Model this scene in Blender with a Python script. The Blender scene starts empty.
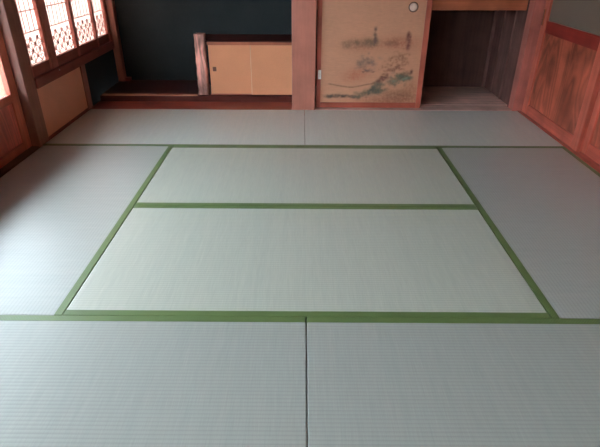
import bpy, bmesh, math, random
from mathutils import Matrix, Vector, noise as mnoise

random.seed(7)
sc = bpy.context.scene
COL = sc.collection

# ------------------------------------------------------------------ helpers
def box(bm, x0, x1, y0, y1, z0, z1, bev=0.0, seg=2):
    """add one (optionally bevelled) box to a bmesh, world coordinates"""
    t = bmesh.new()
    bmesh.ops.create_cube(t, size=1.0)
    for v in t.verts:
        v.co = Vector(((x0 + x1) / 2 + v.co.x * (x1 - x0),
                       (y0 + y1) / 2 + v.co.y * (y1 - y0),
                       (z0 + z1) / 2 + v.co.z * (z1 - z0)))
    if bev > 0:
        bmesh.ops.bevel(t, geom=list(t.edges), offset=bev, segments=seg, profile=0.6, affect='EDGES')
    merge(bm, t)

def merge(bm, t):
    me = bpy.data.meshes.new('tmp')
    t.to_mesh(me); t.free()
    bm.from_mesh(me)
    bpy.data.meshes.remove(me)

def bar(bm, p, q, w, d, n):
    """thin square bar from p to q, width w across, depth d along the unit normal n"""
    p, q, n = Vector(p), Vector(q), Vector(n)
    a = (q - p).normalized(); s = a.cross(n).normalized() * w / 2; e = n * d / 2
    vs = [bm.verts.new(c + i * s + j * e) for c in (p, q) for i, j in ((-1, -1), (1, -1), (1, 1), (-1, 1))]
    for k in range(4):
        bm.faces.new((vs[k], vs[(k + 1) % 4], vs[4 + (k + 1) % 4], vs[4 + k]))
    bm.faces.new(vs[3::-1]); bm.faces.new(vs[4:])

def lathe(bm, prof, c, axis='Y', n=40):
    """surface of revolution; prof = [(radius, height along axis)]"""
    rings = []
    for r, h in prof:
        ring = []
        for k in range(n):
            a = 2 * math.pi * k / n
            if axis == 'Y': co = (c[0] + r * math.cos(a), c[1] + h, c[2] + r * math.sin(a))
            elif axis == 'X': co = (c[0] + h, c[1] + r * math.cos(a), c[2] + r * math.sin(a))
            else: co = (c[0] + r * math.cos(a), c[1] + r * math.sin(a), c[2] + h)
            ring.append(bm.verts.new(co))
        rings.append(ring)
    for a, b in zip(rings, rings[1:]):
        for k in range(n):
            bm.faces.new((a[k], a[(k + 1) % n], b[(k + 1) % n], b[k]))
    bm.faces.new(rings[0]); bm.faces.new(rings[-1])
    bmesh.ops.recalc_face_normals(bm, faces=bm.faces[:])

def world_loc(o):
    v = Vector((0, 0, 0))
    while o is not None:
        v += o.location; o = o.parent
    return v

def obj(name, bm, m, parent=None, loc=None, smooth=False):
    """link a bmesh (built in world coordinates) as ONE mesh object"""
    bmesh.ops.recalc_face_normals(bm, faces=bm.faces[:])
    if loc is None:
        xs = [v.co.x for v in bm.verts]; ys = [v.co.y for v in bm.verts]; zs = [v.co.z for v in bm.verts]
        loc = ((min(xs) + max(xs)) / 2, (min(ys) + max(ys)) / 2, min(zs))
    loc = Vector(loc)
    bmesh.ops.translate(bm, verts=bm.verts[:], vec=-loc)
    me = bpy.data.meshes.new(name)
    bm.to_mesh(me); bm.free()
    me.materials.append(m)
    if smooth:
        for p in me.polygons: p.use_smooth = True
    o = bpy.data.objects.new(name, me); COL.objects.link(o)
    if parent is not None:
        o.parent = parent
        loc = loc - world_loc(parent)
    o.location = loc
    return o

def thing(name, label, cat, loc, group=None):
    o = bpy.data.objects.new(name, None); COL.objects.link(o)
    o.location = loc; o.empty_display_size = .05
    return tag(o, label, cat, group)

def tag(o, label, cat, group=None, kind='thing'):
    o['label'] = label; o['category'] = cat; o['kind'] = kind
    if group: o['group'] = group
    return o

def B(name, m, *dims, parent=None, bev=0.0, label=None):
    bm = bmesh.new(); box(bm, *dims, bev=bev)
    o = obj(name, bm, m, parent)
    if label: o['label'] = label
    return o

def S(name, m, *dims, bev=0.0):
    o = B(name, m, *dims, bev=bev); o['kind'] = 'structure'
    return o

# ------------------------------------------------------------------ materials
def new_mat(name):
    m = bpy.data.materials.new(name); m.use_nodes = True
    nt = m.node_tree; nt.nodes.clear()
    out = nt.nodes.new('ShaderNodeOutputMaterial')
    b = nt.nodes.new('ShaderNodeBsdfPrincipled')
    nt.links.new(b.outputs[0], out.inputs[0])
    return m, nt, b

def N(nt, typ, **kw):
    n = nt.nodes.new(typ)
    for k, v in kw.items(): setattr(n, k, v)
    return n

def coords(nt, scale, rand=True):
    tc = N(nt, 'ShaderNodeTexCoord'); mp = N(nt, 'ShaderNodeMapping')
    mp.inputs['Scale'].default_value = scale
    nt.links.new(tc.outputs['Object'], mp.inputs[0])
    if rand:
        oi = N(nt, 'ShaderNodeObjectInfo'); mu = N(nt, 'ShaderNodeMath', operation='MULTIPLY')
        mu.inputs[1].default_value = 37.0
        nt.links.new(oi.outputs['Random'], mu.inputs[0]); nt.links.new(mu.outputs[0], mp.inputs['Location'])
    return mp.outputs[0]

def ramp(nt, fac, stops):
    r = N(nt, 'ShaderNodeValToRGB')
    el = r.color_ramp.elements
    while len(el) < len(stops): el.new(.5)
    for e, (p, c) in zip(el, stops):
        e.position = p; e.color = (*c, 1)
    nt.links.new(fac, r.inputs[0])
    return r.outputs[0]

def lin(r, g, b):
    f = lambda c: c / 12.92 if c <= .04045 else ((c + .055) / 1.055) ** 2.4
    return (f(r / 255), f(g / 255), f(b / 255))

def mul(c, k): return tuple(x * k for x in c)

def wood(name, c, axis='Z', rough=.4, contrast=.35, grain=26, figured=False, spec=.5, blotch=.25):
    m, nt, b = new_mat(name)
    s = {'X': (1.1, grain, grain), 'Y': (grain, 1.1, grain), 'Z': (grain, grain, 1.1)}[axis]
    co = coords(nt, s)
    nz = N(nt, 'ShaderNodeTexNoise'); nz.inputs['Scale'].default_value = 1.0
    nz.inputs['Detail'].default_value = 5; nz.inputs['Roughness'].default_value = .62; nz.inputs['Distortion'].default_value = .5
    nt.links.new(co, nz.inputs[0])
    fac = nz.outputs[0]
    if figured:
        s2 = {'X': (.9, 4.5, 4.5), 'Y': (4.5, .9, 4.5), 'Z': (4.5, 4.5, .9)}[axis]
        co2 = coords(nt, s2)
        n2 = N(nt, 'ShaderNodeTexNoise'); n2.inputs['Scale'].default_value = 1.0; n2.inputs['Detail'].default_value = 2
        n2.inputs['Distortion'].default_value = .8
        nt.links.new(co2, n2.inputs[0])
        mm = N(nt, 'ShaderNodeMath', operation='MULTIPLY'); mm.inputs[1].default_value = 9.0
        nt.links.new(n2.outputs[0], mm.inputs[0])
        fr = N(nt, 'ShaderNodeMath', operation='PINGPONG'); fr.inputs[1].default_value = .5
        nt.links.new(mm.outputs[0], fr.inputs[0])
        mx = N(nt, 'ShaderNodeMath', operation='MULTIPLY_ADD'); mx.inputs[1].default_value = .62
        nt.links.new(fr.outputs[0], mx.inputs[0])
        h = N(nt, 'ShaderNodeMath', operation='MULTIPLY'); h.inputs[1].default_value = .62
        nt.links.new(fac, h.inputs[0]); nt.links.new(h.outputs[0], mx.inputs[2])
        fac = mx.outputs[0]
    colr = ramp(nt, fac, [(.28, mul(c, 1 - contrast)), (.5, c), (.72, mul(c, 1 + contrast))])
    # broad wear blotches of the finish
    bl = N(nt, 'ShaderNodeTexNoise'); bl.inputs['Scale'].default_value = 5.0; bl.inputs['Detail'].default_value = 3
    nt.links.new(coords(nt, (1, 1, 1)), bl.inputs[0])
    br = ramp(nt, bl.outputs[0], [(.3, (1 - blotch,) * 3), (.7, (1 + blotch,) * 3)])
    mix = N(nt, 'ShaderNodeMix', data_type='RGBA', blend_type='MULTIPLY'); mix.inputs[0].default_value = 1
    nt.links.new(colr, mix.inputs[6]); nt.links.new(br, mix.inputs[7])
    nt.links.new(mix.outputs[2], b.inputs['Base Color'])
    b.inputs['Roughness'].default_value = rough
    b.inputs['Specular IOR Level'].default_value = spec
    bp = N(nt, 'ShaderNodeBump'); bp.inputs['Strength'].default_value = .15; bp.inputs['Distance'].default_value = .002
    nt.links.new(fac, bp.inputs['Height']); nt.links.new(bp.outputs[0], b.inputs['Normal'])
    return m

def speckle(name, c, scale=220, rough=.9, contrast=.3, spec=.2, bump=.4):
    m, nt, b = new_mat(name)
    nz = N(nt, 'ShaderNodeTexNoise'); nz.inputs['Scale'].default_value = scale; nz.inputs['Detail'].default_value = 3
    nt.links.new(coords(nt, (1, 1, 1)), nz.inputs[0])
    n2 = N(nt, 'ShaderNodeTexNoise'); n2.inputs['Scale'].default_value = 4; n2.inputs['Detail'].default_value = 3
    nt.links.new(coords(nt, (1, 1, 1)), n2.inputs[0])
    ad = N(nt, 'ShaderNodeMath', operation='MULTIPLY_ADD'); ad.inputs[1].default_value = .5
    nt.links.new(n2.outputs[0], ad.inputs[0])
    hf = N(nt, 'ShaderNodeMath', operation='MULTIPLY'); hf.inputs[1].default_value = .5
    nt.links.new(nz.outputs[0], hf.inputs[0]); nt.links.new(hf.outputs[0], ad.inputs[2])
    col = ramp(nt, ad.outputs[0], [(.3, mul(c, 1 - contrast)), (.7, mul(c, 1 + contrast))])
    nt.links.new(col, b.inputs['Base Color'])
    b.inputs['Roughness'].default_value = rough; b.inputs['Specular IOR Level'].default_value = spec
    bp = N(nt, 'ShaderNodeBump'); bp.inputs['Strength'].default_value = bump; bp.inputs['Distance'].default_value = .002
    nt.links.new(nz.outputs[0], bp.inputs['Height']); nt.links.new(bp.outputs[0], b.inputs['Normal'])
    return m

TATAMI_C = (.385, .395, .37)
def tatami(name, axis, c=TATAMI_C):
    """woven rush: ridges run along axis, fine rush strands across them"""
    m, nt, b = new_mat(name)
    PITCH = .0145
    across = 'Y' if axis == 'X' else 'X'
    sep = N(nt, 'ShaderNodeSeparateXYZ'); tc = N(nt, 'ShaderNodeTexCoord')
    nt.links.new(tc.outputs['Object'], sep.inputs[0])
    ml = N(nt, 'ShaderNodeMath', operation='MULTIPLY'); ml.inputs[1].default_value = 2 * math.pi / PITCH
    nt.links.new(sep.outputs[across], ml.inputs[0])
    sn = N(nt, 'ShaderNodeMath', operation='SINE'); nt.links.new(ml.outputs[0], sn.inputs[0])
    st = N(nt, 'ShaderNodeMath', operation='MULTIPLY_ADD'); st.inputs[1].default_value = .5; st.inputs[2].default_value = .5
    nt.links.new(sn.outputs[0], st.inputs[0])
    # rush strands: fine noise stretched across the ridges
    s = (420, 12, 1) if axis == 'X' else (12, 420, 1)
    nz = N(nt, 'ShaderNodeTexNoise'); nz.inputs['Scale'].default_value = 1; nz.inputs['Detail'].default_value = 2
    nt.links.new(coords(nt, s), nz.inputs[0])
    # dye-lot streaks: whole bundles of rush slightly greener or yellower
    s = (45, 1.2, 1) if axis == 'X' else (1.2, 45, 1)
    n3 = N(nt, 'ShaderNodeTexNoise'); n3.inputs['Scale'].default_value = 1; n3.inputs['Detail'].default_value = 3
    nt.links.new(coords(nt, s), n3.inputs[0])
    c1 = ramp(nt, nz.outputs[0], [(.25, mul(c, .93)), (.75, mul(c, 1.07))])
    c2 = ramp(nt, n3.outputs[0], [(.3, (.965, .975, .965)), (.7, (1.03, 1.02, 1.0))])
    c3 = ramp(nt, st.outputs[0], [(0, (.90, .90, .90)), (.35, (1, 1, 1)), (1, (1.03, 1.03, 1.03))])
    m1 = N(nt, 'ShaderNodeMix', data_type='RGBA', blend_type='MULTIPLY'); m1.inputs[0].default_value = 1
    m2 = N(nt, 'ShaderNodeMix', data_type='RGBA', blend_type='MULTIPLY'); m2.inputs[0].default_value = 1
    nt.links.new(c1, m1.inputs[6]); nt.links.new(c2, m1.inputs[7])
    nt.links.new(m1.outputs[2], m2.inputs[6]); nt.links.new(c3, m2.inputs[7])
    nt.links.new(m2.outputs[2], b.inputs['Base Color'])
    b.inputs['Roughness'].default_value = .36
    b.inputs['Specular IOR Level'].default_value = .75
    b1 = N(nt, 'ShaderNodeBump'); b1.inputs['Strength'].default_value = .25; b1.inputs['Distance'].default_value = .0008
    nt.links.new(st.outputs[0], b1.inputs['Height'])
    nt.links.new(b1.outputs[0], b.inputs['Normal'])
    return m

def cloth(name, c):
    m, nt, b = new_mat(name)
    ck = N(nt, 'ShaderNodeTexChecker'); ck.inputs['Scale'].default_value = 190
    ck.inputs[1].default_value = (*mul(c, .86), 1); ck.inputs[2].default_value = (*mul(c, 1.12), 1)
    nt.links.new(coords(nt, (1, 1, 1)), ck.inputs[0])
    nz = N(nt, 'ShaderNodeTexNoise'); nz.inputs['Scale'].default_value = 9
    nt.links.new(coords(nt, (1, 1, 1)), nz.inputs[0])
    r = ramp(nt, nz.outputs[0], [(.3, (.88, .9, .88)), (.7, (1.1, 1.08, 1.05))])
    mx = N(nt, 'ShaderNodeMix', data_type='RGBA', blend_type='MULTIPLY'); mx.inputs[0].default_value = 1
    nt.links.new(ck.outputs[0], mx.inputs[6]); nt.links.new(r, mx.inputs[7])
    nt.links.new(mx.outputs[2], b.inputs['Base Color'])
    b.inputs['Roughness'].default_value = .42; b.inputs['Specular IOR Level'].default_value = .8
    return m

def plain(name, c, rough=.5, metal=0.0, spec=.5):
    m, nt, b = new_mat(name)
    nz = N(nt, 'ShaderNodeTexNoise'); nz.inputs['Scale'].default_value = 60
    nt.links.new(coords(nt, (1, 1, 1)), nz.inputs[0])
    nt.links.new(ramp(nt, nz.outputs[0], [(.3, mul(c, .93)), (.7, mul(c, 1.07))]), b.inputs['Base Color'])
    b.inputs['Roughness'].default_value = rough; b.inputs['Metallic'].default_value = metal
    b.inputs['Specular IOR Level'].default_value = spec
    return m

def frosted(name, tint, clear, gloss=.04, ribs=False):
    """window glass / paper: part of the light passes straight, part is scattered through"""
    m = bpy.data.materials.new(name); m.use_nodes = True
    nt = m.node_tree; nt.nodes.clear()
    out = N(nt, 'ShaderNodeOutputMaterial')
    tr = N(nt, 'ShaderNodeBsdfTransparent'); tl = N(nt, 'ShaderNodeBsdfTranslucent'); gl = N(nt, 'ShaderNodeBsdfGlossy')
    tr.inputs[0].default_value = (*tint, 1); tl.inputs[0].default_value = (*tint, 1)
    gl.inputs['Roughness'].default_value = .15
    if ribs:
        nz = N(nt, 'ShaderNodeTexNoise'); nz.inputs['Scale'].default_value = 1; nz.inputs['Detail'].default_value = 2
        nt.links.new(coords(nt, (30, 30, .8)), nz.inputs[0])
        c = ramp(nt, nz.outputs[0], [(.35, mul(tint, .88)), (.65, tint)])
        nt.links.new(c, tr.inputs[0]); nt.links.new(c, tl.inputs[0])
    m1 = N(nt, 'ShaderNodeMixShader'); m1.inputs[0].default_value = clear
    nt.links.new(tl.outputs[0], m1.inputs[1]); nt.links.new(tr.outputs[0], m1.inputs[2])
    m2 = N(nt, 'ShaderNodeMixShader'); m2.inputs[0].default_value = gloss
    nt.links.new(m1.outputs[0], m2.inputs[1]); nt.links.new(gl.outputs[0], m2.inputs[2])
    nt.links.new(m2.outputs[0], out.inputs[0])
    return m

RED = lin(170, 84, 64)
M = {
    'tat_x': tatami('tatami_rush_crosswise', 'X'),
    'tat_mid': tatami('tatami_rush_middle', 'X', (.50, .51, .45)),  # paler copy of the rush, stands in for more daylight mid-floor
    'tat_back': tatami('tatami_rush_back', 'X', (.60, .63, .60)),  # palest copy of the rush, makes up for weak light at the back
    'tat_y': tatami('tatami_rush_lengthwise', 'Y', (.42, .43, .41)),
    'band': cloth('green_border_cloth', lin(98, 120, 72)),
    'pillar': wood('pillar_cedar', lin(186, 116, 98), 'Z', .38, .16, 18, blotch=.14),
    'red_z': wood('red_cedar_upright', lin(184, 94, 76), 'Z', .36, .22, 30),
    'red_y': wood('red_cedar_level', lin(178, 88, 72), 'Y', .36, .22, 30),
    'red_x': wood('red_cedar_cross', lin(170, 84, 66), 'X', .36, .22, 30),
    'door_left_z': wood('left_door_upright', lin(206, 112, 88), 'Z', .4, .2, 30),
    'door_left_y': wood('left_door_level', lin(200, 106, 84), 'Y', .4, .2, 30),
    'door_left_panel': wood('left_door_board', lin(228, 120, 104), 'Z', .4, .25, 14, figured=True),
    'post_right': wood('pinkish_post', lin(180, 104, 92), 'Z', .4, .18, 24),
    'rail_dark': wood('dark_red_rail', lin(136, 44, 38), 'Y', .4, .15, 30),
    'door_panel': wood('figured_red_board', lin(168, 86, 66), 'Z', .38, .36, 7, figured=True, blotch=.35),
    'brown_z': wood('brown_cedar_upright', lin(160, 106, 90), 'Z', .45, .2, 30),
    'brown_y': wood('brown_cedar_level', lin(150, 84, 74), 'Y', .45, .2, 30),
    'shoji_z': wood('shoji_upright', lin(198, 122, 108), 'Z', .45, .15, 30),
    'shoji_y': wood('shoji_rail', lin(150, 84, 74), 'Y', .45, .2, 30),
    'lattice': wood('lattice_cedar', lin(226, 172, 168), 'Z', .5, .12, 30),
    'toko_edge': wood('lit_sill_lip', lin(196, 136, 108), 'X', .4, .2, 22),  # pale tone is the light caught by the sill's edge
    'toko_face': wood('alcove_sill_face', lin(92, 42, 36), 'X', .6, .2, 22, spec=.15),
    'toko': wood('alcove_lacquered_board', lin(150, 74, 60), 'X', .3, .25, 22),
    'toko_floor': wood('alcove_dark_board', lin(66, 36, 36), 'X', .3, .25, 22),
    'top_board': wood('cabinet_dark_top', lin(74, 36, 34), 'X', .6, .2, 22, spec=.15),
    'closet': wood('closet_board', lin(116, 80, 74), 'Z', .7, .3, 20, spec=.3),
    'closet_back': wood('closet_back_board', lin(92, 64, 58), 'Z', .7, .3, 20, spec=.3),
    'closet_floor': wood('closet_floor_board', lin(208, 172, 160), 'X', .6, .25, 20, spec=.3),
    'shelf': wood('closet_shelf_rail', lin(172, 96, 66), 'X', .42, .2, 24),
    'log': wood('knobbly_log', lin(206, 146, 132), 'Z', .5, .5, 30, figured=True, blotch=.5),
    'track': wood('track_board', lin(100, 72, 52), 'Y', .5, .25, 30),
    'dark_plaster': speckle('dark_teal_sand_plaster', lin(46, 53, 55), 260, .95, .22),
    'tan': speckle('tan_board', lin(244, 176, 146), 160, .75, .1, .3, .15),
    'cab_door': speckle('cabinet_door_paper', lin(226, 156, 116), 140, .7, .08, .3, .15),
    'lit_edge_strip': wood('lit_edge_wood', lin(226, 178, 142), 'Z', .5, .08, 20),  # pale tone paints the light on the cabinet door's edge
    'plaster': speckle('sand_plaster', lin(150, 134, 108), 200, .9, .1),
    'ceiling': wood('ceiling_board', lin(120, 88, 66), 'Y', .6, .2, 20),
    'metal': plain('aged_metal', lin(112, 86, 72), .4, .5),
    'pull_disc': plain('pale_pull_disc', lin(236, 206, 192), .4, .1),
    'white': plain('white_plastic', lin(240, 236, 230), .4),
    'square_pull': plain('dark_brown_pull', lin(110, 62, 44), .5),
    'glass': frosted('clear_glass', (.95, .97, .98), 1.0, .04),
    'paper': frosted('shoji_paper', (.80, .65, .59), .12, .0, ribs=True),
    'grey_pane': speckle('grey_frosted_pane', lin(112, 98, 86), 300, .45, .06, .5, .1),
    'gravel': speckle('pale_gravel', lin(146, 147, 146), 60, .95, .2),
    'blocker': wood('grey_blocker_board', lin(92, 88, 86), 'X', .8, .2, 10),  # grey, so the added eaves and garden wall bounce no warm light
    'warm_blocker': wood('warm_blocker_cedar', lin(176, 124, 102), 'Z', .7, .12, 10),  # for the added wall that tints the far screens
}

# ------------------------------------------------------------------ room shell
S('floor', M['track'], -.13, 3.80, -.06, 3.63, -.12, -.051)
S('floor_anteroom', M['red_y'], -.13, 3.80, -3.2, -.064, -.12, 0)
S('trim_1', M['track'], -.10, 3.74, -.062, -.004, -.0505, .002)                     # threshold towards the anteroom
S('ceiling', M['ceiling'], -.13, 3.80, -3.2, 4.60, 2.40, 2.46)
S('wall_right', M['plaster'], 3.72, 3.80, -3.2, 1.70, -.0505, 2.40)
S('wall_right_corridor', M['plaster'], 3.73, 3.80, 1.701, 4.60, -.0505, 1.799)
S('wall_right_upper', M['plaster'], 3.64, 3.80, 1.701, 3.645, 1.80, 2.40)
S('wall_back_upper', M['plaster'], -.10, 3.80, 3.65, 3.74, 1.85, 2.40)
S('wall_left_upper', M['plaster'], -.13, -.02, -3.2, 4.60, 1.86, 2.40)
S('wall_anteroom', M['plaster'], -.13, 3.80, -3.28, -3.201, -.12, 2.46)
# left wall: column, boarded part under the window, alcove end
S('pillar_1', M['brown_z'], -.13, .003, 2.703, 2.842, -.0505, 1.86, bev=.006)
S('pillar_2', M['brown_z'], -.13, .003, -.06, .06, .003, 1.86, bev=.006)
S('wall_left', M['tan'], -.07, -.006, 2.843, 3.598, -.0505, .359)
S('trim_2', M['brown_z'], -.07, .004, 3.600, 3.685, -.0505, .359, bev=.004)           # post ending the boarded part
S('baseboard_left', M['brown_y'], -.0055, .001, 2.843, 3.598, -.0505, .018)
S('wall_left_alcove', M['dark_plaster'], -.10, -.012, 3.686, 4.47, -.0505, .359)
sill = S('window_sill', M['brown_y'], -.10, .014, 2.843, 4.42, .360, .429, bev=.005)
S('window_head', M['brown_y'], -.10, .010, 2.843, 4.42, 1.79, 1.859, bev=.005)
S('wall_left_front', M['red_y'], -.09, -.05, .061, 1.735, .0045, .38)
S('window_2', M['glass'], -.072, -.068, .061, 1.735, .3805, 1.859)
S('wall_left_anteroom', M['plaster'], -.13, -.05, -3.2, -.061, .0005, .80)
S('trim_3', M['track'], -.13, -.004, .061, 2.702, -.0505, .004, bev=.002)           # left door track
# alcove
S('wall_back', M['dark_plaster'], -.13, 1.745, 4.475, 4.60, -.12, 2.40)
S('wall_alcove_side', M['dark_plaster'], .87, 1.745, 4.272, 4.474, -.0505, 2.399)
S('wall_partition', M['dark_plaster'], 1.746, 1.87, 3.765, 4.60, -.12, 1.849)
S('pillar_3', M['pillar'], 1.714, 1.908, 3.636, 3.762, -.0505, 1.849, bev=.009)
S('floor_alcove_front', M['toko'], -.011, 1.712, 3.637, 3.880, -.06, -.002, bev=.002)
S('trim_4', M['toko_face'], .0, 1.712, 3.881, 3.935, -.06, .046, bev=.004)               # raised front sill of the alcove
S('trim_11', M['toko_edge'], .02, .868, 3.879, 3.935, .0463, .0545, bev=.003)               # light along that sill's top edge, painted in as a pale lip
S('floor_alcove', M['toko_floor'], .0, .869, 3.936, 4.474, -.06, .050)
S('floor_alcove_side', M['toko_floor'], .8695, 1.744, 3.936, 4.271, -.06, .050)
S('trim_12', M['brown_z'], -.10, -.001, 4.3995, 4.4735, .4295, 1.789)
S('pillar_4', M['brown_z'], .0, .062, 4.400, 4.470, .0505, 2.399, bev=.006)
S('trim_5', M['brown_y'], .0625, .11, 4.415, 4.470, .0505, .082, bev=.004)          # block at the foot of that post
# closet
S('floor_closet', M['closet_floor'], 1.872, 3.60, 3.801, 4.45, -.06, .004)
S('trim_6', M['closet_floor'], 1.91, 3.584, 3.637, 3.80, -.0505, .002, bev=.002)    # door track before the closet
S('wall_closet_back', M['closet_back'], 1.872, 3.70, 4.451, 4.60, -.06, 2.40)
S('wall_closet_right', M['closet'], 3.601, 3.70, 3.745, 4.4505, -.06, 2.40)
S('pillar_5', M['post_right'], 3.586, 3.70, 3.637, 3.744, -.0505, 1.849, bev=.006)
bm = bmesh.new(); box(bm, 3.575, 3.600, 4.425, 4.450, .0045, .76, bev=.002)
o = obj('trim_7', bm, M['closet']); o['kind'] = 'structure'                    # corner batten in the closet
for k, y in enumerate((3.98, 4.22)):
    bm = bmesh.new(); box(bm, 3.588, 3.600, y, y + .03, .0045, .76, bev=.002)
    o = obj('trim_%d' % (8 + k), bm, M['closet']); o['kind'] = 'structure'
S('trim_10', M['red_y'], 3.628, 3.7195, -.003, 3.634, -.0505, .003, bev=.002)        # right door track
# outdoors
S('ground_outside', M['gravel'], -14, -.14, -12, 16, -.55, -.45)
S('added_eave', M['blocker'], -1.75, -.14, .9, 2.899, 2.04, 2.10)                    # unseen eaves added, depth varied by section to shape the daylight
S('added_eave_front', M['blocker'], -1.4, -.14, -3.2, .899, 2.10, 2.16)  # shallower part of the added eaves, brightens the front floor
S('added_eave_back', M['blocker'], -1.55, -.14, 2.9, 4.62, 2.10, 2.16)  # shallower part of the added eaves, brightens the back floor
S('added_garden_wall', M['blocker'], -4.6, -4.4, -12, 16, -.449, 2.1)  # unseen wall added to block low sky from the room's right side
S('added_outer_wall', M['warm_blocker'], -1.5, -.14, 4.63, 4.75, -.45, 2.6)  # added wall, dims and warms the daylight behind the far screens

# ------------------------------------------------------------------ tatami mats
G = .0015
def mat_(x0, x1, y0, y1, along, label, kind=None, sides=(0, 1)):
    x0 += G; x1 -= G; y0 += G; y1 -= G
    w = .030
    bm = bmesh.new()
    if along == 'X': box(bm, x0, x1, y0 + .002, y1 - .002, -.050, 0, bev=.004)
    else: box(bm, x0 + .002, x1 - .002, y0, y1, -.050, 0, bev=.004)
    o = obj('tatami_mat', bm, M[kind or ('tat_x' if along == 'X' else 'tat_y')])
    tag(o, label, 'tatami mat', 'tatami mats covering the floor')
    for s in sides:
        bm = bmesh.new()
        if along == 'X':
            a, b_ = (y0, y0 + w) if s == 0 else (y1 - w, y1)
            box(bm, x0, x1, a, b_, -.049, .0014, bev=.0012)
        else:
            a, b_ = (x0, x0 + w) if s == 0 else (x1 - w, x1)
            box(bm, a, b_, y0, y1, -.049, .0014, bev=.0012)
        e = obj('border', bm, M['band'], o); e['label'] = 'green woven cloth border'
    return o
R0, R1, Y3 = .004, 3.626, 3.633
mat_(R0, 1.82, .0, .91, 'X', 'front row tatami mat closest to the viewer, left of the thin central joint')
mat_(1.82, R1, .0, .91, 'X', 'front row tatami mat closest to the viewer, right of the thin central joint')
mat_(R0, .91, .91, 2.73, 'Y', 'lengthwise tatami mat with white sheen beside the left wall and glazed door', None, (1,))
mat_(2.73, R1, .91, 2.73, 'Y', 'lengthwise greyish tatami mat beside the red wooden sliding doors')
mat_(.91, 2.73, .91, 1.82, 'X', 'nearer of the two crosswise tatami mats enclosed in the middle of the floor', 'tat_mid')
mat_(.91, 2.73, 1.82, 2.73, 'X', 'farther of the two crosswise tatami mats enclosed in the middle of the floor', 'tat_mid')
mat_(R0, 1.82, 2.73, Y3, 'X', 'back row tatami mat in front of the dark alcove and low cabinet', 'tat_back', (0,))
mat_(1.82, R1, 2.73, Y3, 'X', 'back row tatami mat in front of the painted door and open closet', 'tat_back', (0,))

# ------------------------------------------------------------------ painted sliding door (fusuma)
FX0, FX1, FY = 1.918, 2.812, 3.690
t = thing('sliding_door', 'tan sliding door painted with a faded landscape, right of the square pillar', 'door', ((FX0 + FX1) / 2, FY + .015, .003))
B('stile', M['red_z'], FX0, FX0 + .036, FY, FY + .032, .003, 1.80, parent=t, bev=.003)
B('stile', M['red_z'], FX1 - .043, FX1, FY, FY + .032, .003, 1.80, parent=t, bev=.003)
B('bottom_rail', M['red_x'], FX0 + .0365, FX1 - .0435, FY, FY + .032, .003, .047, parent=t, bev=.003)
B('top_rail', M['red_x'], FX0 + .0365, FX1 - .0435, FY, FY + .032, 1.755, 1.80, parent=t, bev=.003)
# the paper panel with its painting (colours per vertex, pigment only)
def px(u, v):
    """photo position on the door -> (x, z) on the panel"""
    a, b = u - 370, v - 55
    return (2.3526 + .0081811 * a + .0005629 * b + 7.54e-6 * a * b, .43795 - .0078845 * b - 7.24e-6 * b * b)
def fbm(x, z, s, o=3): return mnoise.fractal(Vector((x * s, z * s, 3.7)), 1.0, 2.0, o)
BASE = lin(206, 148, 118)
rng = random.Random(11)
splats = []    # (x, z, rx, rz, angle, colour, alpha)
def spl(u, v, ru, rv, c, a, ang=0.0):
    x, z = px(u, v); splats.append((x, z, ru / 131.0, rv / 127.0, ang, lin(*c), a))
def along_(pts, n, ju, jv, ru, rv, c, a):
    for i in range(n):
        q = rng.random() * (len(pts) - 1); k = int(q); f = q - k
        u = pts[k][0] * (1 - f) + pts[k + 1][0] * f + rng.gauss(0, ju)
        v = pts[k][1] * (1 - f) + pts[k + 1][1] * f + rng.gauss(0, jv)
        dj = rng.randint(-12, 12); cc = tuple(max(0, x + dj + rng.randint(-3, 3)) for x in c)
        spl(u, v, ru * rng.uniform(.6, 1.5), rv * rng.uniform(.6, 1.5), cc, a * rng.uniform(.6, 1.1), rng.uniform(-.5, .5))
# washes of colour
spl(356, 75, 13, 6, (190, 112, 86), .8, .25); spl(400, 43, 17, 6, (180, 106, 80), .8); spl(362, 45, 18, 6, (174, 112, 84), .75)
spl(400, 97, 20, 7, (132, 84, 64), .8); spl(384, 100, 24, 4, (150, 94, 72), .7); spl(398, 94, 14, 4, (140, 92, 70), .6); spl(410, 88, 8, 9, (150, 100, 72), .5)
spl(345, 93, 22, 4, (206, 156, 124), .5)
# far misty trees and the towers
along_([(344, 46), (357, 43), (368, 43), (376, 42)], 46, 2.5, 2.0, 3.2, 2.0, (128, 98, 78), .34)
along_([(376, 27), (376, 36), (375, 43)], 22, .6, .8, 1.1, 1.8, (106, 82, 74), .5)
along_([(409, 34), (409, 42), (408, 50)], 26, .7, .8, 1.3, 2.2, (124, 70, 62), .5)
along_([(384, 43), (398, 42)], 16, 3, 2.0, 3, 1.6, (150, 98, 76), .4)
# middle trees
along_([(357, 66), (364, 61), (370, 60), (375, 66)], 56, 2.2, 2.6, 1.8, 1.3, (126, 104, 94), .42)
along_([(364, 71), (372, 71)], 12, 1.6, .7, 1.8, .8, (104, 84, 82), .5)
along_([(385, 66), (393, 60), (402, 56), (406, 62)], 70, 3, 3.4, 1.2, 1.1, (136, 90, 66), .5)
along_([(386, 71), (396, 69), (402, 66)], 34, 2, 1.5, 1.2, 1.0, (120, 70, 54), .5)
# brown contour of the bank
for i in range(60):
    f = i / 59; u = 329 + 46 * f; v = 84 + 3.6 * math.sin(min(1, f * 1.6) * math.pi * .5) * (1 if f < .5 else (1 - (f - .5) * 2.6))
    spl(u, v, 1.1, .7, (136, 98, 76), .5)
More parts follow.
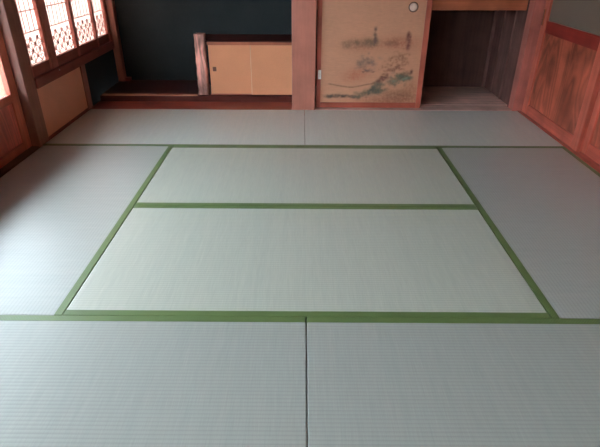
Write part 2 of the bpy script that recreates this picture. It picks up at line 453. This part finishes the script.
# dark green rocks and shore
along_([(327, 96.5), (340, 96), (354, 97.2)], 44, .8, .6, 2.6, .9, (92, 76, 66), .6)
along_([(354, 97), (366, 93), (376, 91), (384, 91)], 60, 1.6, 1.5, 2.4, 1.4, (96, 92, 76), .55)
along_([(371, 91), (376, 86), (381, 84)], 46, 1.8, 1.9, 1.9, 1.6, (100, 94, 80), .5)
along_([(376, 83), (383, 78), (388, 75)], 34, 1.6, 1.2, 1.6, 1.0, (110, 66, 56), .6)
along_([(392, 82), (397, 79), (403, 77), (409, 76)], 80, 2.2, 2.4, 1.9, 1.5, (100, 98, 82), .55)
along_([(396, 83), (404, 78)], 14, 2, 1.2, 1.4, .8, (122, 132, 112), .6)
along_([(411, 73), (412, 71)], 6, .6, .8, 1, 1, (100, 66, 58), .6)
along_([(395, 75), (410, 73)], 14, 2, 1.2, 1.2, .9, (116, 78, 62), .5)
cells = {}
for s in splats:
    r = max(s[2], s[3]) * 2.3
    for i in range(int((s[0] - r) / .03) , int((s[0] + r) / .03) + 1):
        for j in range(int((s[1] - r) / .03), int((s[1] + r) / .03) + 1):
            cells.setdefault((i, j), []).append(s)
def paint(x, z):
    k = 1 + .045 * fbm(x, z, 3) + .03 * fbm(x, z, 40)
    c = [BASE[0] * k, BASE[1] * k, BASE[2] * k]
    for (sx, sz, rx, rz, an, col, a) in cells.get((int(x / .03), int(z / .03)), ()):
        dx, dz = x - sx, z - sz
        ca, sa = math.cos(an), math.sin(an)
        d = ((dx * ca + dz * sa) / rx) ** 2 + ((dz * ca - dx * sa) / rz) ** 2
        if d < 4.5:
            w = a * math.exp(-d * .9) * (0.85 + .5 * fbm(x, z, 60, 2))
            w = min(1, max(0, w))
            for i in range(3): c[i] += (col[i] - c[i]) * w
    return c
bm = bmesh.new()
px0, px1, pz0, pz1, pz2 = FX0 + .0365, FX1 - .0435, .0475, .80, 1.7545
nx, nz_ = 232, 210
yf = FY + .006
cl = bm.loops.layers.float_color.new('paint')
zs = [pz0 + (pz1 - pz0) * j / nz_ for j in range(nz_ + 1)] + [1.0, 1.3, pz2]
grid = [[bm.verts.new((px0 + (px1 - px0) * i / nx, yf, z)) for i in range(nx + 1)] for z in zs]
vc = {}
for row in grid:
    for v in row: vc[v] = paint(v.co.x, v.co.z)
for a, b_ in zip(grid, grid[1:]):
    for i in range(nx):
        f = bm.faces.new((a[i], a[i + 1], b_[i + 1], b_[i]))
        for l in f.loops: l[cl] = (*vc[l.vert], 1)
back = [bm.verts.new((x, FY + .026, z)) for x, z in ((px0, pz0), (px1, pz0), (px1, pz2), (px0, pz2))]
fb = bm.faces.new(back[::-1])
f1 = bm.faces.new([back[0], *grid[0][::nx], back[1]][0:1] + grid[0] + [back[1]])
f2 = bm.faces.new([back[3]] + grid[-1] + [back[2]])
f3 = bm.faces.new([back[0]] + [r[0] for r in grid] + [back[3]])
f4 = bm.faces.new([back[1]] + [r[-1] for r in grid] + [back[2]])
for f in (fb, f1, f2, f3, f4):
    for l in f.loops: l[cl] = (*BASE, 1)
m, nt, b = new_mat('painted_door_paper')
at = N(nt, 'ShaderNodeVertexColor', layer_name='paint')
nzn = N(nt, 'ShaderNodeTexNoise'); nzn.inputs['Scale'].default_value = 1
nt.links.new(coords(nt, (25, 25, 260)), nzn.inputs[0])
rr = ramp(nt, nzn.outputs[0], [(.3, (.95,) * 3), (.7, (1.05,) * 3)])
mx = N(nt, 'ShaderNodeMix', data_type='RGBA', blend_type='MULTIPLY'); mx.inputs[0].default_value = 1
nt.links.new(at.outputs[0], mx.inputs[6]); nt.links.new(rr, mx.inputs[7])
nt.links.new(mx.outputs[2], b.inputs['Base Color']); b.inputs['Roughness'].default_value = .6; b.inputs['Specular IOR Level'].default_value = .35
obj('painted_panel', bm, m, t)['label'] = 'tan paper painted with rocks, trees and mist'
# round recessed pull
bm = bmesh.new(); cx, cz = 2.667, .801
lathe(bm, [(.0385, -.0002), (.0385, -.005), (.034, -.0065), (.0315, -.005), (.0305, -.0012), (.0305, -.0002)], (cx, yf, cz))
pl = obj('round_pull', bm, M['metal'], t, smooth=True); pl['label'] = 'dark metal ring of the finger pull'
bm = bmesh.new(); lathe(bm, [(.0302, -.0003), (.0302, -.0018), (.018, -.0024), (.004, -.0028)], (cx, yf, cz))
obj('pull_disc', bm, M['pull_disc'], pl, smooth=True)['label'] = 'pale disc inside the finger pull'
bm = bmesh.new(); box(bm, FX0 + .012, FX0 + .038, FY - .007, FY - .0003, .243, .318, bev=.003)
obj('latch', bm, M['white'], t)['label'] = 'small white plastic latch'

# ------------------------------------------------------------------ closet shelf
t = thing('closet_shelf', 'reddish wooden shelf rail across the top of the open closet', 'shelf', (2.7, 3.78, .785))
B('front_rail', M['shelf'], 1.912, 3.584, 3.765, 3.80, .772, .865, parent=t, bev=.003)
B('shelf_board', M['closet'], 1.912, 3.584, 3.8005, 4.449, .83, .86, parent=t)

# ------------------------------------------------------------------ red wooden doors on the right
def red_door(x, y0, y1, label, pull=False, group='red wooden sliding doors of the right wall'):
    t = thing('wooden_door', label, 'door', (x + .017, (y0 + y1) / 2, .004), group)
    d = .034; sw = .088
    B('stile', M['red_z'], x, x + d, y0, y0 + sw, .004, 1.795, parent=t, bev=.004)
    st = B('stile', M['red_z'], x, x + d, y1 - sw, y1, .004, 1.795, parent=t, bev=.004)
    a, b_ = y0 + sw + .0005, y1 - sw - .0005
    B('bottom_rail', M['red_y'], x + .002, x + d - .002, a, b_, .004, .085, parent=t, bev=.004)
    B('middle_rail', M['rail_dark'], x + .002, x + d - .002, a, b_, .640, .727, parent=t, bev=.004, label='dark red middle rail')
    B('top_rail', M['red_y'], x + .002, x + d - .002, a, b_, 1.70, 1.795, parent=t, bev=.004)
    B('board_panel', M['door_panel'], x + .012, x + d - .012, a, b_, .0855, .6395, parent=t, label='red board panel with figured grain')
    B('glass_pane', M['grey_pane'], x + .014, x + d - .014, a, b_, .7275, 1.6995, parent=t, label='dull grey frosted pane')
    if pull:
        yy = y1 - .022
        bm = bmesh.new(); box(bm, x - .003, x - .0002, yy - .012, yy + .012, .690, .800, bev=.001)
        pz = obj('finger_pull', bm, M['square_pull'], st); pz['label'] = 'long dark finger pull'
        B('pull_rim', M['shelf'], x - .005, x - .0002, yy - .020, yy - .0123, .686, .804, parent=pz, bev=.001, label='orange brown rim of the finger pull')
    return t
red_door(3.648, 2.640, 3.600, 'red wooden sliding door with grey pane, nearest the open closet', True)
red_door(3.684, 1.715, 2.675, 'red wooden sliding door cut off at the picture edge, behind its neighbour')

# ------------------------------------------------------------------ glazed door on the left
t = thing('glazed_door', 'reddish door with a bright glass pane above a wooden panel, left of the window', 'door', (-.07, 2.22, .005))
x0, x1, y0, y1 = -.085, -.052, 1.74, 2.701
B('stile', M['door_left_z'], x0, x1, y0, y0 + .08, .005, 1.855, parent=t, bev=.004)
B('stile', M['door_left_z'], x0, x1, y1 - .085, y1, .005, 1.855, parent=t, bev=.004)
a, b_ = y0 + .0805, y1 - .0855
B('bottom_rail', M['door_left_y'], x0 + .002, x1 - .002, a, b_, .005, .06, parent=t, bev=.004)
B('middle_rail', M['door_left_y'], x0 + .002, x1 - .002, a, b_, .325, .380, parent=t, bev=.004)
B('top_rail', M['door_left_y'], x0 + .002, x1 - .002, a, b_, 1.78, 1.855, parent=t, bev=.004)
B('board_panel', M['door_left_panel'], x0 + .012, x1 - .010, a, b_, .0605, .3245, parent=t)
gp = B('glass_pane', M['glass'], -.071, -.066, a, b_, .3805, 1.7795, parent=t)
B('muntin', M['door_left_y'], x0 + .006, x1 - .006, a, b_, 1.08, 1.11, parent=gp)

# ------------------------------------------------------------------ shoji screens of the alcove window
def shoji(y0, y1, sl, sr, label, x=-.036):
    t = thing('shoji_screen', label, 'shoji screen', (x + .014, (y0 + y1) / 2, .430), 'shoji screens of the lattice window')
    d = .030; z0, z1 = .4305, 1.789
    B('stile', M['shoji_z'], x, x + d, y0, y0 + sl, z0, z1, parent=t, bev=.003)
    B('stile', M['shoji_z'], x, x + d, y1 - sr, y1, z0, z1, parent=t, bev=.003)
    a, b_ = y0 + sl + .0003, y1 - sr - .0003
    B('bottom_rail', M['shoji_y'], x + .001, x + d - .001, a, b_, z0, .500, parent=t, bev=.003)
    B('top_rail', M['shoji_y'], x + .001, x + d - .001, a, b_, 1.74, z1, parent=t, bev=.003)
    B('paper', M['paper'], x + .004, x + .006, a, b_, .5003, 1.7397, parent=t)
    xb = x + .0105
    # thin bars of the grid above the ornamental band
    bm = bmesh.new(); z = .703
    while z < 1.72:
        bar(bm, (xb, a, z), (xb, b_, z), .0058, .008, (1, 0, 0)); z += .131
    n = max(2, round((b_ - a) / .062))
    for k in range(1, n):
        y = a + (b_ - a) * k / n
        bar(bm, (xb, y, .704), (xb, y, 1.7397), .0019, .005, (1, 0, 0))
    obj('grid_bars', bm, M['lattice'], t)
    # ornamental band: staggered tablets tied by thin bars, round openings between them
    bm = bmesh.new()
    cp = (b_ - a) / max(3, round((b_ - a) / .050)); rp = .0385
    nodes = {}
    for i in range(0, int(round((b_ - a) / cp)) + 1):
        y = a + i * cp
        for j in range(0, 6):
            z = .508 + j * rp
            if .5005 < z < .700 and (i + j) % 2 == 0: nodes[(i, j)] = (y, z)
    for (i, j), (y, z) in nodes.items():
        if a + .012 < y < b_ - .012 and .512 < z < .690:
            r1, r2 = .0130, .0125
            vs = []
            for k in range(8):
                an = math.pi / 8 + k * math.pi / 4
                vs.append((y + r1 * math.cos(an), z + r2 * math.sin(an)))
            lo = [bm.verts.new((xb - .003, p, q)) for p, q in vs]; hi = [bm.verts.new((xb + .003, p, q)) for p, q in vs]
            bm.faces.new(lo[::-1]); bm.faces.new(hi)
            for k in range(8): bm.faces.new((lo[k], lo[(k + 1) % 8], hi[(k + 1) % 8], hi[k]))
        for di, dj in ((1, 1), (1, -1)):
            q = nodes.get((i + di, j + dj))
            if q: bar(bm, (xb, y, z), (xb, q[0], q[1]), .0036, .005, (1, 0, 0))
        q = nodes.get((i, j + 2))
        if q and a + .005 < y < b_ - .005: 
            bar(bm, (xb, y, z), (xb, q[0], q[1]), .0022, .004, (1, 0, 0))
        q = nodes.get((i + 2, j))
        if q: bar(bm, (xb, y, z), (xb, q[0], q[1]), .0022, .004, (1, 0, 0))
    obj('lattice_band', bm, M['lattice'], t)['label'] = 'band of fine flower-like lattice along the bottom'
    return t
shoji(2.8435, 3.150, .027, .030, 'first shoji screen of the lattice window from the brown column, whitest of the four')
b2 = shoji(3.151, 3.639, .088, .029, 'second shoji screen of the lattice window from the brown column, with widest stile', x=-.030)
shoji(3.640, 4.078, .030, .023, 'third shoji screen of the lattice window from the brown column, above the alcove edge', x=-.032)
shoji(4.079, 4.399, .024, .040, 'fourth shoji screen of the lattice window, against the alcove corner post')
bm = bmesh.new(); lathe(bm, [(.006, 0), (.006, .002), (.003, .004)], (.0139, 3.20, .412), 'X', 16)
obj('nail_head', bm, M['white'], sill, smooth=True)['label'] = 'tiny bright nail head'

# ------------------------------------------------------------------ low cabinet in the alcove
t = thing('low_cabinet', 'low alcove cabinet with two tan sliding doors and a dark top', 'cabinet', (1.35, 4.08, .051))
cy = 3.890
bm = bmesh.new(); box(bm, .978, 1.742, cy - .004, 4.2715, .503, .512, bev=.003); box(bm, .885, .9785, 4.0, 4.2715, .503, .512)
obj('top_board', bm, M['top_board'], t)['label'] = 'dark top board'
B('top_rail', M['shelf'], .985, 1.742, cy, cy + .03, .478, .5025, parent=t, bev=.002, label='reddish rail under the top')
B('bottom_rail', M['red_x'], .985, 1.742, cy + .014, cy + .046, .0525, .058, parent=t)
B('carcass', M['toko_floor'], .986, 1.741, cy + .06, 4.2705, .0525, .5025, parent=t)
d1 = B('sliding_door', M['cab_door'], .990, 1.375, cy + .030, cy + .044, .0585, .4775, parent=t, bev=.001)
B('square_pull', M['square_pull'], 1.018, 1.048, cy + .027, cy + .0298, .255, .292, parent=d1, bev=.001, label='small dark square pull')
d2 = B('sliding_door', M['cab_door'], 1.358, 1.735, cy + .006, cy + .020, .0585, .4775, parent=t, bev=.001)
B('lit_edge_strip', M['lit_edge_strip'], 1.351, 1.3575, cy + .005, cy + .021, .0585, .4775, parent=d2, bev=.001, label='lit door edge painted as a pale strip')  # light on the front door's edge, painted in as a pale strip

# knobbly log post at the cabinet's free end
bm = bmesh.new(); rings = []
n = 28
for j in range(49):
    z = .0525 + (.562 - .0525) * j / 48
    ring = []
    for k in range(n):
        a = 2 * math.pi * k / n
        # rounded-square section with knots and dents
        r = .047 / (abs(math.cos(a)) ** 4 + abs(math.sin(a)) ** 4) ** .25
        r *= 1 + .10 * mnoise.fractal(Vector((math.cos(a) * 1.3, math.sin(a) * 1.3, z * 16)), 1, 2, 3)
        ring.append(bm.verts.new((.922 + r * math.cos(a), 3.944 + r * math.sin(a), z)))
    rings.append(ring)
for a, b_ in zip(rings, rings[1:]):
    for k in range(n): bm.faces.new((a[k], a[(k + 1) % n], b_[(k + 1) % n], b_[k]))
bm.faces.new(rings[0][::-1]); bm.faces.new(rings[-1])
tag(obj('log_post', bm, M['log'], smooth=False), 'short knobbly log post standing at the left end of the low cabinet', 'post')

# ------------------------------------------------------------------ light: overcast daylight
w = bpy.data.worlds.new('World'); sc.world = w; w.use_nodes = True
bg = w.node_tree.nodes['Background']
bg.inputs[0].default_value = (.80, .92, 1.0, 1); bg.inputs[1].default_value = 24

# ------------------------------------------------------------------ camera
cam = bpy.data.cameras.new('Camera'); co = bpy.data.objects.new('Camera', cam); COL.objects.link(co)
cam.sensor_width = 36; cam.lens = 36 * 499.238 / 600; cam.clip_start = .05
p, yw, r = 0.503963, -0.00326495, 0.00411672
cp, sp, cyw, syw = math.cos(p), math.sin(p), math.cos(yw), math.sin(yw)
f = Vector((syw * cp, cyw * cp, -sp)); rt = Vector((cyw, -syw, 0)); u = rt.cross(f)
rt2 = math.cos(r) * rt + math.sin(r) * u; u2 = -math.sin(r) * rt + math.cos(r) * u
mw = Matrix((rt2, u2, -f)).transposed().to_4x4(); mw.translation = (1.79955, -.548997, 1.201071)
co.matrix_world = mw
sc.camera = co

vs = sc.view_settings
vs.view_transform = 'Standard'; vs.look = 'None'; vs.gamma = 1; vs.use_curve_mapping = False
vs.exposure = 0.0
sc.cycles.use_denoising = True
sc.cycles.max_bounces = 10; sc.cycles.diffuse_bounces = 6; sc.cycles.transparent_max_bounces = 12
sc.cycles.sample_clamp_indirect = 8
